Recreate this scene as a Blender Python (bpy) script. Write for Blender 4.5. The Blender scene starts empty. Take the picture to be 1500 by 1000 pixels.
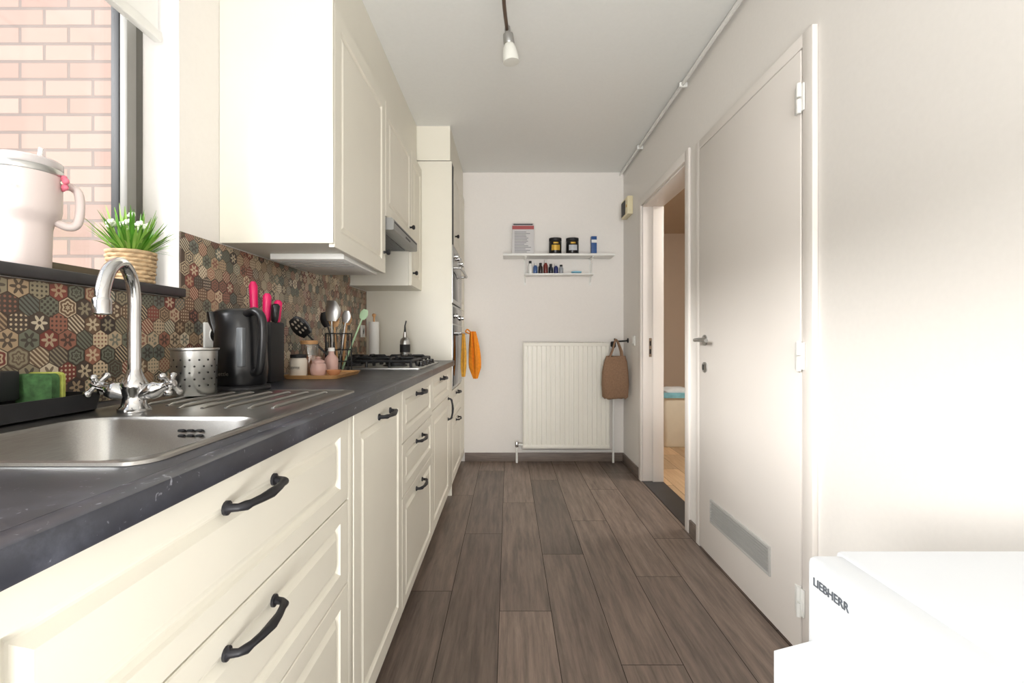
import bpy, bmesh, math, random
from mathutils import Vector, Matrix
random.seed(7)
S = bpy.context.scene
H = 1.07; F = 680.0
# ------------------------------------------------------------------ materials
def srgb(c):
    return tuple(((v/255)/12.92 if v/255 <= .04045 else (((v/255)+.055)/1.055)**2.4) for v in c)
MATS = {}
def mat(name, rgb, rough=.5, metal=0., var=.04, scale=8., bump=0., stretch=(1,1,1), trans=0., spec=None, emis=0):
    if name in MATS: return MATS[name]
    m = bpy.data.materials.new(name); m.use_nodes = True
    nt = m.node_tree; b = nt.nodes['Principled BSDF']
    col = srgb(rgb)
    tc = nt.nodes.new('ShaderNodeTexCoord'); mp = nt.nodes.new('ShaderNodeMapping')
    mp.inputs['Scale'].default_value = stretch
    nt.links.new(tc.outputs['Object'], mp.inputs[0])
    n = nt.nodes.new('ShaderNodeTexNoise'); n.inputs['Scale'].default_value = scale; n.inputs['Detail'].default_value = 4
    nt.links.new(mp.outputs[0], n.inputs['Vector'])
    r = nt.nodes.new('ShaderNodeValToRGB')
    r.color_ramp.elements[0].position = .3; r.color_ramp.elements[1].position = .7
    r.color_ramp.elements[0].color = tuple(max(0, c*(1-var)) for c in col)+(1,)
    r.color_ramp.elements[1].color = tuple(min(1, c*(1+var)) for c in col)+(1,)
    nt.links.new(n.outputs['Fac'], r.inputs[0]); nt.links.new(r.outputs[0], b.inputs['Base Color'])
    b.inputs['Roughness'].default_value = rough; b.inputs['Metallic'].default_value = metal
    if trans: b.inputs['Transmission Weight'].default_value = trans
    if spec is not None: b.inputs['Specular IOR Level'].default_value = spec
    if emis:
        b.inputs['Emission Color'].default_value = col+(1,); b.inputs['Emission Strength'].default_value = emis
    if bump:
        bp = nt.nodes.new('ShaderNodeBump'); bp.inputs['Strength'].default_value = bump; bp.inputs['Distance'].default_value = .002
        nt.links.new(n.outputs['Fac'], bp.inputs['Height']); nt.links.new(bp.outputs[0], b.inputs['Normal'])
    MATS[name] = m; return m

WALL = mat('wall_paint', (236,232,227), .85, var=.01, scale=60, bump=.15)
CEIL = mat('ceiling_paint', (236,237,234), .9, var=.01, scale=60, bump=.1)
WALL2 = mat('hall_wall_paint', (208,192,174), .9, var=.01)
CREAM = mat('cream_lacquer', (232,228,214), .38, var=.01)
CREAMIN = mat('cream_carcass', (228,225,212), .5, var=.01)
WHITE = mat('white_gloss', (236,236,232), .35, var=.01)
DOORW = mat('door_paint', (234,228,222), .45, var=.01, scale=3)
RADM = mat('radiator_enamel', (240,238,228), .4, var=.01)
BLACKH = mat('black_handle', (38,38,42), .42, .3)
BLACK = mat('black_plastic', (20,20,22), .28)
BLACKM = mat('black_matte', (28,28,30), .6)
CHROME = mat('chrome', (200,200,200), .1, 1., var=.01)
STEEL = mat('brushed_steel', (164,163,160), .28, 1., var=.08, scale=30, stretch=(30,1,30))
STEEL2 = mat('matt_steel', (180,180,178), .35, 1., var=.04)
STEEL3 = mat('cup_steel', (190,190,187), .3, 1., var=.06)
IRON = mat('cast_iron', (28,28,30), .55, var=.1, bump=.2, scale=80)
SLATE = mat('sill_stone', (58,56,58), .5, var=.25, scale=12)
DARKGLASS = mat('dark_glass', (16,17,19), .08)
GREYF = mat('window_frame_grey', (104,102,98), .45)
OLIVEF = mat('window_frame_olive', (84,82,74), .45)
BLACKF = mat('window_gasket_black', (24,24,26), .5)
PINK = mat('hot_pink_plastic', (222,30,100), .35)
ORANGE = mat('orange_cotton', (232,140,28), .9, var=.12, scale=60, bump=.5)
YELLOW = mat('yellow_cotton', (214,160,60), .9, var=.15, scale=60, bump=.5)
WOOD = mat('light_wood', (196,150,100), .5, var=.15, scale=6, stretch=(1,8,8))
TUMB = mat('tumbler_powder_pink', (222,208,203), .5, var=.01)
BASK = mat('basket_wicker', (198,170,132), .8, var=.25, scale=60, bump=.8)
LEAF = mat('leaf_green', (88,150,44), .5, var=.35, scale=20)
LEAF2 = mat('leaf_lime', (150,195,88), .5, var=.2, scale=20)
PETAL = mat('petal_white', (230,236,216), .6)
BAGM = mat('tote_canvas', (146,116,92), .9, var=.12, scale=90, bump=.6)
GREYV = mat('vent_grey', (160,159,156), .5)
HOODG = mat('hood_grey', (140,140,138), .4, .6)
GREEN = mat('sponge_green', (60,96,54), .9, var=.35, scale=80, bump=1)
YSP = mat('sponge_yellow', (170,176,84), .9, var=.2, scale=80, bump=1)
TEAL = mat('bin_bag_teal', (130,190,205), .4, var=.15, scale=20, bump=.6)
BINM = mat('bin_plastic', (232,226,208), .5)
TILEBASE = mat('baseboard_tile', (118,106,98), .5, var=.2, scale=8, stretch=(1,1,12))

def counter_mat():
    m = bpy.data.materials.new('slate_laminate'); m.use_nodes = True; nt = m.node_tree; b = nt.nodes['Principled BSDF']
    tc = nt.nodes.new('ShaderNodeTexCoord')
    n = nt.nodes.new('ShaderNodeTexNoise'); n.inputs['Scale'].default_value = 9; n.inputs['Detail'].default_value = 9; n.inputs['Roughness'].default_value = .68
    nt.links.new(tc.outputs['Object'], n.inputs['Vector'])
    r = nt.nodes.new('ShaderNodeValToRGB'); e = r.color_ramp.elements
    e[0].position = .3; e[0].color = srgb((38,39,46))+(1,); e[1].position = .78; e[1].color = srgb((88,91,101))+(1,)
    x = e.new(.55); x.color = srgb((52,54,62))+(1,)
    nt.links.new(n.outputs['Fac'], r.inputs[0])
    n2 = nt.nodes.new('ShaderNodeTexNoise'); n2.inputs['Scale'].default_value = 70; n2.inputs['Detail'].default_value = 3; n2.inputs['Distortion'].default_value = 1.5
    nt.links.new(tc.outputs['Object'], n2.inputs['Vector'])
    r3 = nt.nodes.new('ShaderNodeValToRGB'); r3.color_ramp.elements[0].position = .66; r3.color_ramp.elements[1].position = .74
    nt.links.new(n2.outputs['Fac'], r3.inputs[0])
    mx = nt.nodes.new('ShaderNodeMix'); mx.data_type = 'RGBA'; mx.inputs[7].default_value = srgb((140,142,150))+(1,)
    nt.links.new(r3.outputs[0], mx.inputs[0]); nt.links.new(r.outputs[0], mx.inputs[6]); nt.links.new(mx.outputs[2], b.inputs['Base Color'])
    r2 = nt.nodes.new('ShaderNodeMapRange'); r2.inputs[3].default_value = .22; r2.inputs[4].default_value = .45
    nt.links.new(n.outputs['Fac'], r2.inputs[0]); nt.links.new(r2.outputs[0], b.inputs['Roughness'])
    return m
COUNTER = counter_mat()

def floor_mat(name, c1, c2, rough=.42):
    m = bpy.data.materials.new(name); m.use_nodes = True; nt = m.node_tree; b = nt.nodes['Principled BSDF']
    tc = nt.nodes.new('ShaderNodeTexCoord'); at = nt.nodes.new('ShaderNodeAttribute'); at.attribute_name = 'rnd'
    mp = nt.nodes.new('ShaderNodeMapping'); mp.inputs['Scale'].default_value = (16, 1.2, 1)
    off = nt.nodes.new('ShaderNodeVectorMath'); off.operation = 'MULTIPLY_ADD'
    off.inputs[1].default_value = (7, 11, 5)
    nt.links.new(at.outputs['Color'], off.inputs[0]); nt.links.new(tc.outputs['Object'], off.inputs[2])
    nt.links.new(off.outputs[0], mp.inputs[0])
    n = nt.nodes.new('ShaderNodeTexNoise'); n.inputs['Scale'].default_value = 2.6; n.inputs['Detail'].default_value = 10; n.inputs['Roughness'].default_value = .7; n.inputs['Distortion'].default_value = .3
    nt.links.new(mp.outputs[0], n.inputs['Vector'])
    r = nt.nodes.new('ShaderNodeValToRGB'); e = r.color_ramp.elements
    e[0].position = .25; e[0].color = srgb(c1)+(1,); e[1].position = .78; e[1].color = srgb(c2)+(1,)
    nt.links.new(n.outputs['Fac'], r.inputs[0])
    mx = nt.nodes.new('ShaderNodeMix'); mx.data_type = 'RGBA'; mx.blend_type = 'MULTIPLY'; mx.inputs[0].default_value = 1
    mr = nt.nodes.new('ShaderNodeMapRange'); mr.inputs[3].default_value = .72; mr.inputs[4].default_value = 1.22
    sp = nt.nodes.new('ShaderNodeSeparateColor'); nt.links.new(at.outputs['Color'], sp.inputs[0]); nt.links.new(sp.outputs[0], mr.inputs[0])
    nt.links.new(r.outputs[0], mx.inputs[6]); nt.links.new(mr.outputs[0], mx.inputs[7]); nt.links.new(mx.outputs[2], b.inputs['Base Color'])
    b.inputs['Roughness'].default_value = rough
    bp = nt.nodes.new('ShaderNodeBump'); bp.inputs['Strength'].default_value = .25; bp.inputs['Distance'].default_value = .002
    nt.links.new(n.outputs['Fac'], bp.inputs['Height']); nt.links.new(bp.outputs[0], b.inputs['Normal'])
    return m
PLANK = floor_mat('wood_look_tile', (74,64,58), (146,128,116), .4)
OAK = floor_mat('oak_laminate', (176,140,104), (214,184,146))

def brick_mat():
    m = bpy.data.materials.new('pale_brick'); m.use_nodes = True; nt = m.node_tree; b = nt.nodes['Principled BSDF']
    tc = nt.nodes.new('ShaderNodeTexCoord'); sx = nt.nodes.new('ShaderNodeSeparateXYZ'); cx = nt.nodes.new('ShaderNodeCombineXYZ')
    ad = nt.nodes.new('ShaderNodeMath'); ad.operation = 'ADD'
    nt.links.new(tc.outputs['Object'], sx.inputs[0]); nt.links.new(sx.outputs[0], ad.inputs[0]); nt.links.new(sx.outputs[1], ad.inputs[1])
    nt.links.new(ad.outputs[0], cx.inputs[0]); nt.links.new(sx.outputs[2], cx.inputs[1])
    br = nt.nodes.new('ShaderNodeTexBrick'); br.inputs['Scale'].default_value = 1; br.inputs['Brick Width'].default_value = .22; br.inputs['Row Height'].default_value = .08
    br.inputs['Mortar Size'].default_value = .007; br.inputs['Color1'].default_value = srgb((150,126,116))+(1,); br.inputs['Color2'].default_value = srgb((164,143,132))+(1,)
    br.inputs['Mortar'].default_value = srgb((128,116,110))+(1,)
    nt.links.new(cx.outputs[0], br.inputs['Vector']); nt.links.new(br.outputs['Color'], b.inputs['Base Color'])
    b.inputs['Roughness'].default_value = .9
    bp = nt.nodes.new('ShaderNodeBump'); bp.inputs['Strength'].default_value = .6; bp.inputs['Distance'].default_value = .01; bp.invert = True
    nt.links.new(br.outputs['Fac'], bp.inputs['Height']); nt.links.new(bp.outputs[0], b.inputs['Normal'])
    return m
BRICK = brick_mat()

def glass_mat(name, fac=.08, tint=(1,1,1)):
    m = bpy.data.materials.new(name); m.use_nodes = True; nt = m.node_tree; nt.nodes.clear()
    o = nt.nodes.new('ShaderNodeOutputMaterial'); t = nt.nodes.new('ShaderNodeBsdfTransparent'); g = nt.nodes.new('ShaderNodeBsdfGlossy'); mx = nt.nodes.new('ShaderNodeMixShader')
    t.inputs[0].default_value = tint+(1,); g.inputs['Roughness'].default_value = .03; mx.inputs[0].default_value = fac
    nt.links.new(t.outputs[0], mx.inputs[1]); nt.links.new(g.outputs[0], mx.inputs[2]); nt.links.new(mx.outputs[0], o.inputs[0])
    return m
GLASS = glass_mat('window_glass', .03); JARG = glass_mat('jar_glass', .2, (.9,.92,.92))

# hex tile pattern materials
def hex_mat(idx):
    m = bpy.data.materials.new('hex_tile_pattern_%d' % idx); m.use_nodes = True; nt = m.node_tree; b = nt.nodes['Principled BSDF']
    uv = nt.nodes.new('ShaderNodeUVMap'); uv.uv_map = 'UVMap'
    sp = nt.nodes.new('ShaderNodeSeparateXYZ'); nt.links.new(uv.outputs[0], sp.inputs[0])
    def M(op, a, b_=None):
        n = nt.nodes.new('ShaderNodeMath'); n.operation = op
        for i, v in enumerate((a, b_)):
            if v is None: continue
            if isinstance(v, (int, float)): n.inputs[i].default_value = v
            else: nt.links.new(v, n.inputs[i])
        return n.outputs[0]
    u, v = sp.outputs[0], sp.outputs[1]
    r = M('SQRT', M('ADD', M('MULTIPLY', u, u), M('MULTIPLY', v, v))); th = M('ARCTAN2', v, u)
    if idx == 0:
        f = M('LESS_THAN', M('ADD', r, M('MULTIPLY', M('COSINE', M('MULTIPLY', th, 6)), -.22)), .5)
        f = M('SUBTRACT', f, M('LESS_THAN', r, .16))
    elif idx == 1:
        f = M('GREATER_THAN', M('MULTIPLY', M('SINE', M('MULTIPLY', u, 12)), M('SINE', M('MULTIPLY', v, 12))), 0.12)
    elif idx == 2:
        f = M('GREATER_THAN', M('SINE', M('ADD', M('MULTIPLY', r, 17), M('MULTIPLY', M('COSINE', M('MULTIPLY', th, 6)), 1.2))), 0.2)
    elif idx == 3:
        a = M('SUBTRACT', M('FRACT', M('MULTIPLY', u, 2.5)), .5); c = M('SUBTRACT', M('FRACT', M('MULTIPLY', v, 2.5)), .5)
        f = M('LESS_THAN', M('ADD', M('MULTIPLY', a, a), M('MULTIPLY', c, c)), .07)
    elif idx == 4:
        f = M('GREATER_THAN', M('MULTIPLY', M('COSINE', M('MULTIPLY', th, 3)), M('SINE', M('MULTIPLY', r, 9))), .2)
    else:
        f = M('GREATER_THAN', M('SINE', M('MULTIPLY', M('ADD', u, v), 14)), .2)
    ca = nt.nodes.new('ShaderNodeAttribute'); ca.attribute_name = 'cola'; cb = nt.nodes.new('ShaderNodeAttribute'); cb.attribute_name = 'colb'
    mx = nt.nodes.new('ShaderNodeMix'); mx.data_type = 'RGBA'
    fs = M('MULTIPLY', f, .85)
    nt.links.new(fs, mx.inputs[0]); nt.links.new(ca.outputs['Color'], mx.inputs[6]); nt.links.new(cb.outputs['Color'], mx.inputs[7])
    nt.links.new(mx.outputs[2], b.inputs['Base Color']); b.inputs['Roughness'].default_value = .35
    return m

# ------------------------------------------------------------------ geometry helpers
def grp(name, loc=(0,0,0)):
    e = bpy.data.objects.new(name, None); e.location = loc; e.empty_display_size = .05
    S.collection.objects.link(e); return e
def finish(o, parent, smooth=None):
    S.collection.objects.link(o)
    if parent is not None:
        o.parent = parent; o.matrix_parent_inverse = Matrix.Translation(-Vector(parent.location))
    if smooth:
        for p in o.data.polygons: p.use_smooth = True
        o.data.set_sharp_from_angle(angle=math.radians(smooth))
    return o
def from_bm(name, bm, m, parent=None, smooth=None):
    bmesh.ops.recalc_face_normals(bm, faces=bm.faces)
    me = bpy.data.meshes.new(name); bm.to_mesh(me); bm.free()
    for x in (m if isinstance(m, list) else [m]): me.materials.append(x)
    return finish(bpy.data.objects.new(name, me), parent, smooth)
def addbox(bm, b, bev=0, seg=2):
    x0,x1,y0,y1,z0,z1 = b
    t = bmesh.new(); bmesh.ops.create_cube(t, size=1)
    for v in t.verts: v.co = Vector(((x0+x1)/2+v.co.x*(x1-x0), (y0+y1)/2+v.co.y*(y1-y0), (z0+z1)/2+v.co.z*(z1-z0)))
    if bev: bmesh.ops.bevel(t, geom=list(t.edges), offset=bev, segments=seg, affect='EDGES', profile=.5)
    me = bpy.data.meshes.new('t'); t.to_mesh(me); t.free(); bm.from_mesh(me); bpy.data.meshes.remove(me)
def box(name, b, m, parent=None, bev=0, seg=2):
    bm = bmesh.new(); addbox(bm, b, bev, seg); return from_bm(name, bm, m, parent, 35 if bev else None)
def boxes(name, bs, m, parent=None, bev=0):
    bm = bmesh.new()
    for b in bs: addbox(bm, b, bev)
    return from_bm(name, bm, m, parent, 35 if bev else None)
def loft_bm(bm, rings, cap=True, closed=True):
    vr = [[bm.verts.new(p) for p in r] for r in rings]
    for a, b in zip(vr[:-1], vr[1:]):
        n = len(a)
        for i in range(n if closed else n-1):
            j = (i+1) % n
            try: bm.faces.new((a[i], a[j], b[j], b[i]))
            except ValueError: pass
    if cap:
        bm.faces.new(vr[0][::-1]); bm.faces.new(vr[-1])
def loft(name, rings, m, parent=None, cap=True, smooth=40):
    bm = bmesh.new(); loft_bm(bm, rings, cap); return from_bm(name, bm, m, parent, smooth)
def ring(c, r, axis='Z', seg=24, ry=None, rot=0):
    c = Vector(c); ry = r if ry is None else ry; out = []
    for i in range(seg):
        a = 2*math.pi*i/seg+rot; p, q = r*math.cos(a), ry*math.sin(a)
        out.append(c+(Vector((p,q,0)) if axis == 'Z' else Vector((0,p,q)) if axis == 'X' else Vector((p,0,q))))
    return out
def lathe(name, c, prof, m, parent=None, axis='Z', seg=28, smooth=40, cap=True):
    d = {'Z': Vector((0,0,1)), 'X': Vector((1,0,0)), 'Y': Vector((0,1,0))}[axis]
    return loft(name, [ring(Vector(c)+d*h, max(r, 1e-4), axis, seg) for r, h in prof], m, parent, cap, smooth)
def tube_bm(bm, pts, r, seg=12):
    pts = [Vector(p) for p in pts]; n = len(pts); rs = r if isinstance(r, (list, tuple)) else [r]*n
    T = [(pts[min(i+1,n-1)]-pts[max(i-1,0)]).normalized() for i in range(n)]
    up = Vector((0,0,1)) if abs(T[0].z) < .9 else Vector((1,0,0))
    N = (up-T[0]*up.dot(T[0])).normalized(); rings = []
    for i in range(n):
        N = (N-T[i]*N.dot(T[i])).normalized(); B = T[i].cross(N)
        rings.append([pts[i]+(N*math.cos(a)+B*math.sin(a))*rs[i] for a in [2*math.pi*k/seg for k in range(seg)]])
    loft_bm(bm, rings)
def tube(name, pts, r, m, parent=None, seg=12):
    bm = bmesh.new(); tube_bm(bm, pts, r, seg); return from_bm(name, bm, m, parent, 50)
def smoothpath(pts, n=8):
    P = [Vector(p) for p in pts]; P = [P[0]*2-P[1]]+P+[P[-1]*2-P[-2]]; out = []
    for i in range(1, len(P)-2):
        for k in range(n):
            t = k/n; a,b,c,d = P[i-1],P[i],P[i+1],P[i+2]
            out.append(.5*((2*b)+(c-a)*t+(2*a-5*b+4*c-d)*t*t+(3*b-a-3*c+d)*t**3))
    out.append(P[-2]); return out
def rr(x0,x1,y0,y1,r,z,n=6):
    out = []
    for cx,cy,a0 in ((x1-r,y1-r,0),(x0+r,y1-r,90),(x0+r,y0+r,180),(x1-r,y0+r,270)):
        for k in range(n+1):
            a = math.radians(a0+90*k/n); out.append(Vector((cx+r*math.cos(a), cy+r*math.sin(a), z)))
    return out
def text(name, body, size, loc, rot, m, parent, ext=0):
    tx = bpy.data.curves.new(name,'FONT'); tx.body = body; tx.size = size; tx.extrude = ext; tx.materials.append(m)
    to = bpy.data.objects.new(name, tx); to.location = loc; to.rotation_euler = rot
    S.collection.objects.link(to); to.parent = parent; to.matrix_parent_inverse = Matrix.Translation(-Vector(parent.location))

# panel front facing +X
def front(name, X, y0,y1,z0,z1, parent, fy=.055, fz=.055, m=None, t=.019):
    g = .0015; y0 += g; y1 -= g; z0 += g; z1 -= g
    prof = [(0,0,-t),(0,0,-.002),(.002,.002,0),(fy,fz,0),(fy+.004,fz+.004,-.004),(fy+.010,fz+.010,-.008),(fy+.013,fz+.013,-.008),(fy+.026,fz+.026,-.001)]
    rings = [[Vector((X+d, y0+a, z0+b)), Vector((X+d, y1-a, z0+b)), Vector((X+d, y1-a, z1-b)), Vector((X+d, y0+a, z1-b))] for a,b,d in prof]
    return loft(name, rings, m or CREAM, parent, smooth=None)
def pull(name, X, y, z, parent, L=.128, vert=False):
    h = L/2; pr = [(-h,0,.010),(-h,.004,.010),(-h,.006,.006),(-h+.002,.016,.0055),(-h+.010,.023,.007),(-h+.02,.025,.0055),(-.025,.029,.006),(0,.031,.0075),(.025,.029,.006),(h-.02,.025,.0055),(h-.010,.023,.007),(h-.002,.016,.0055),(h,.006,.006),(h,.004,.010),(h,0,.010)]
    pts = [Vector((X+d, y, z+s) if vert else (X+d, y+s, z)) for s,d,r in pr]
    return tube(name, pts, [r for _,_,r in pr], BLACKH, parent, 12)
def knob(name, X, y, z, parent):
    return lathe(name, (X,y,z), [(.007,0),(.005,.006),(.006,.012),(.013,.018),(.014,.024),(.010,.030),(.001,.032)], BLACKH, parent, 'X', 16)

# ------------------------------------------------------------------ ROOM SHELL
XL, XR, YB, YR, HC = -.97, 1.0, 4.04, -4.3, 2.51
WT = .155
def plank_floor(name, x0,x1,y0,y1,w,L,xs,m,grout):
    bm = bmesh.new(); lay = bm.loops.layers.float_color.new('rnd'); k = 0; x = xs
    while x > x0: x -= w
    offs = [.35,1.0,.62,.05,.78,.3,.9,.5,.15,.68]
    while x < x1:
        a, b_ = max(x, x0), min(x+w, x1); y = y0-L*offs[k % 10]; k += 1
        while y < y1:
            c, d = max(y, y0), min(y+L, y1)
            if d-c > .01 and b_-a > .005:
                g = .0013
                vs = [bm.verts.new(p) for p in ((a+g,c+g,0),(b_-g,c+g,0),(b_-g,d-g,0),(a+g,d-g,0))]
                f = bm.faces.new(vs); rc = (random.random(), random.random(), random.random(), 1)
                for l in f.loops: l[lay] = rc
            y += L
        x += w
    me = bpy.data.meshes.new(name); bm.to_mesh(me); bm.free(); me.materials.append(m)
    o = bpy.data.objects.new(name, me); e = grp(name); o.name = name+'_planks'; finish(o, e)
    box(name+'_slab', (x0,x1,y0,y1,-.1,-.0015), grout, e); return e
GROUT = mat('dark_grout', (48,42,38), .9)
plank_floor('floor', XL-WT, XR, YR, YB, .203, 1.2, -.036, PLANK, GROUT)
box('ceiling', (XL-WT, XR+.15, YR, YB+.12, HC, HC+.1), CEIL)
box('wall_back', (XL-WT, XR+.15, YB, YB+.12, 0, HC), WALL)
wy0, wy1, wz0, wz1 = -1.9, 1.366, 1.195, 2.25
boxes('wall_left', [(XL-WT,XL,YR,YB,0,wz0),(XL-WT,XL,YR,YB,wz1,HC),(XL-WT,XL,YR,wy0,wz0,wz1),(XL-WT,XL,wy1,YB,wz0,wz1)], WALL)
dy0, dy1, dz = 2.6, 3.47, 2.06
boxes('wall_right', [(XR,XR+.15,YR,dy0,0,HC),(XR,XR+.15,dy1,YB,0,HC),(XR,XR+.15,dy0,dy1,dz,HC)], WALL)
boxes('wall_rear', [(XL-WT,-.85,YR-.12,YR,0,HC),(.9,XR+.15,YR-.12,YR,0,HC),(-.85,.9,YR-.12,YR,2.3,HC)], WALL)
w = grp('window_2', (0,YR,1.1))
boxes('frame', [(-.85,-.80,YR-.1,YR-.04,.0,2.3),(.85,.9,YR-.1,YR-.04,.0,2.3),(-.80,.85,YR-.1,YR-.04,2.24,2.3),(-.80,.85,YR-.1,YR-.04,0,.06),(0,.05,YR-.1,YR-.04,.06,2.24)], GREYF, w)
box('glass', (-.80,.85,YR-.075,YR-.07,.06,2.24), GLASS, w)
# left window
w = grp('window_1', (-1.1,.1,1.7))
boxes('outer_frame', [(-1.113,-1.075,wy0,wy1,wz0+.02,wz0+.055),(-1.113,-1.075,wy0,wy1,wz1-.04,wz1),(-1.113,-1.075,wy0,wy0+.04,wz0,wz1),(-1.113,-1.075,wy1-.032,wy1,wz0,wz1)], OLIVEF, w, .003)
boxes('sash', [(-1.09,-1.068,wy1-.066,wy1-.033,wz0+.056,wz1-.042),(-1.09,-1.068,-.3,-.25,wz0+.056,wz1-.042)], mat('sash_grey',(128,126,120),.4), w, .003)
boxes('gasket', [(-1.113,-1.0905,wy1-.067,wy1-.033,wz0+.056,wz1-.042),(-1.113,-1.0905,-.3,-.25,wz0+.056,wz1-.042)], BLACKF, w, .001)
box('glass', (-1.107,-1.102,wy0+.04,wy1-.067,wz0+.055,wz1-.04), GLASS, w)
box('trim_sill', (-1.113,XL+.022,wy0,wy1-.0,wz0-.005,wz0+.02), SLATE, None, .003)
b = grp('roller_blind', (-1.01,.1,2.1))
box('fabric', (-1.016,-1.013,wy0+.03,wy1-.025,1.95,2.2), WHITE, b)
box('bottom_rail', (-1.026,-1.003,wy0+.03,wy1-.02,1.925,1.955), WHITE, b, .004)
lathe('roll', (-1.01,wy0+.03,2.2), [(.03,0),(.03,wy1-wy0-.055)], WHITE, b, 'Y')
# exterior
box('wall_exterior', (-5.2,XL-WT-.004,2.1,2.3,-.3,4.5), BRICK)
box('ground', (-7,XL-WT-.004,-6,2.1,-.35,-.3), mat('paving',(150,145,138),.9,var=.1))

# adjoining room
plank_floor('floor_hall', XR+.15, 4.6, 1.4, 6.4, .19, 1.2, 1.2, OAK, GROUT)
box('ceiling_hall', (XR+.15,4.72,1.4,6.52,HC,HC+.1), WALL2)
box('wall_hall_far', (XR+.03,4.6,6.4,6.52,0,HC), WALL2)
box('wall_hall_side', (4.6,4.72,1.4,6.52,0,HC), WALL2)
box('wall_hall_near', (XR+.15,4.6,1.28,1.4,0,HC), WALL2)
box('wall_hall_partition', (XR+.03,XR+.15,YB+.12,6.4,0,HC), WALL2)
box('trim_threshold', (XR-.0,XR+.15,dy0,dy1,-.09,.004), mat('threshold_stone',(48,47,48),.4,var=.15), None)
cw = .055
boxes('trim_doorway', [(XR-.014,XR,dy0-cw,dy0,0,dz+cw),(XR-.014,XR,dy1,dy1+cw,0,dz+cw),(XR-.014,XR,dy0,dy1,dz,dz+cw),
    (XR,XR+.15,dy0-.0,dy0+.012,.004,dz),(XR,XR+.15,dy1-.012,dy1,.004,dz),(XR,XR+.15,dy0,dy1,dz-.012,dz)], DOORW, None, .003)
boxes('trim_doorstop', [(XR+.07,XR+.15,dy1-.030,dy1-.0125,.004,dz-.012)], DOORW, None, .002)
SP = grp('strike_plate', (XR+.055,dy1-.013,1.0))
boxes('plate', [(XR+.045,XR+.065,dy1-.0145,dy1-.0122,.93,1.07)], CHROME, SP)
boxes('latch_slot', [(XR+.05,XR+.06,dy1-.0165,dy1-.0147,z-.018,z+.018) for z in (1.03,.97)], BLACKM, SP)
# cupboard door
D = grp('door_1', (XR,1.97,1.02)); a0, a1, at = 1.553, 2.386, 2.035
box('slab', (XR-.022,XR-.002,a0+.003,a1-.003,.012,at), DOORW, D, .002)
boxes('casing', [(XR-.02,XR-.0005,a0-.055,a0-.003,0,at+.05),(XR-.02,XR-.0005,a1+.003,a1+.045,0,at+.05),(XR-.02,XR-.0005,a0-.003,a1+.003,at+.005,at+.05)], DOORW, D, .003)
bm = bmesh.new()
for z in (1.87,1.01,.19):
    tube_bm(bm, [(XR-.030,a0-.001,z-.05),(XR-.030,a0-.001,z-.004)], .008); tube_bm(bm, [(XR-.030,a0-.001,z+.004),(XR-.030,a0-.001,z+.05)], .008)
    addbox(bm, (XR-.027,XR-.0215,a0-.02,a0+.026,z-.045,z+.045), .001)
from_bm('hinges', bm, WHITE, D, 40)
lathe('rosette', (XR-.022,2.31,1.06), [(.026,0),(.026,-.006),(.02,-.009),(.010,-.010),(.009,-.05)], STEEL2, D, 'X')
tube('lever', smoothpath([(XR-.068,2.315,1.06),(XR-.075,2.305,1.06),(XR-.077,2.28,1.061),(XR-.075,2.24,1.062),(XR-.068,2.19,1.058)]), .0095, STEEL2, D)
lathe('keyhole', (XR-.022,2.31,.925), [(.026,0),(.026,-.006),(.02,-.009),(.001,-.0092)], STEEL2, D, 'X')
box('keyslot', (XR-.034,XR-.03,2.306,2.314,.912,.938), BLACKM, D)
vy0,vy1,vz0,vz1 = 1.73,2.245,.18,.292
boxes('vent_frame', [(XR-.028,XR-.022,vy0,vy1,vz0,vz0+.012),(XR-.028,XR-.022,vy0,vy1,vz1-.012,vz1),(XR-.028,XR-.022,vy0,vy0+.012,vz0+.012,vz1-.012),(XR-.028,XR-.022,vy1-.012,vy1,vz0+.012,vz1-.012)], mat('vent_light',(188,187,184),.4), D, .001)
bm = bmesh.new()
for i in range(7):
    z = vz0+.018+i*.0125
    loft_bm(bm, [[Vector((XR-.023,y,z)),Vector((XR-.023,y,z+.003)),Vector((XR-.029,y,z-.002)),Vector((XR-.029,y,z-.005))] for y in (vy0+.012,vy1-.012)])
from_bm('vent_louvres', bm, GREYV, D)
box('vent_back', (XR-.0228,XR-.0222,vy0+.01,vy1-.01,vz0+.01,vz1-.01), mat('vent_dark',(104,103,100),.7), D)
# baseboards
box('baseboard_back', (-.38,XR,YB-.012,YB,0,.075), TILEBASE, None, .002)
boxes('baseboard_right', [(XR-.012,XR,dy1+cw,YB-.012,0,.075),(XR-.012,XR,a1+.046,dy0-cw,0,.075),(XR-.012,XR,.5,a0-.056,0,.075)], TILEBASE, None, .002)
# ceiling pipe
P = grp('ceiling_pipe', (.97,1.2,2.48))
tube('pipe', [(.972,YR,2.487),(.972,YB-.001,2.487)], .010, WHITE, P)
boxes('clips', [(.955,.9995,y-.008,y+.008,2.474,2.5) for y in (.9,1.75,2.6,3.45)], WHITE, P, .002)

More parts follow.
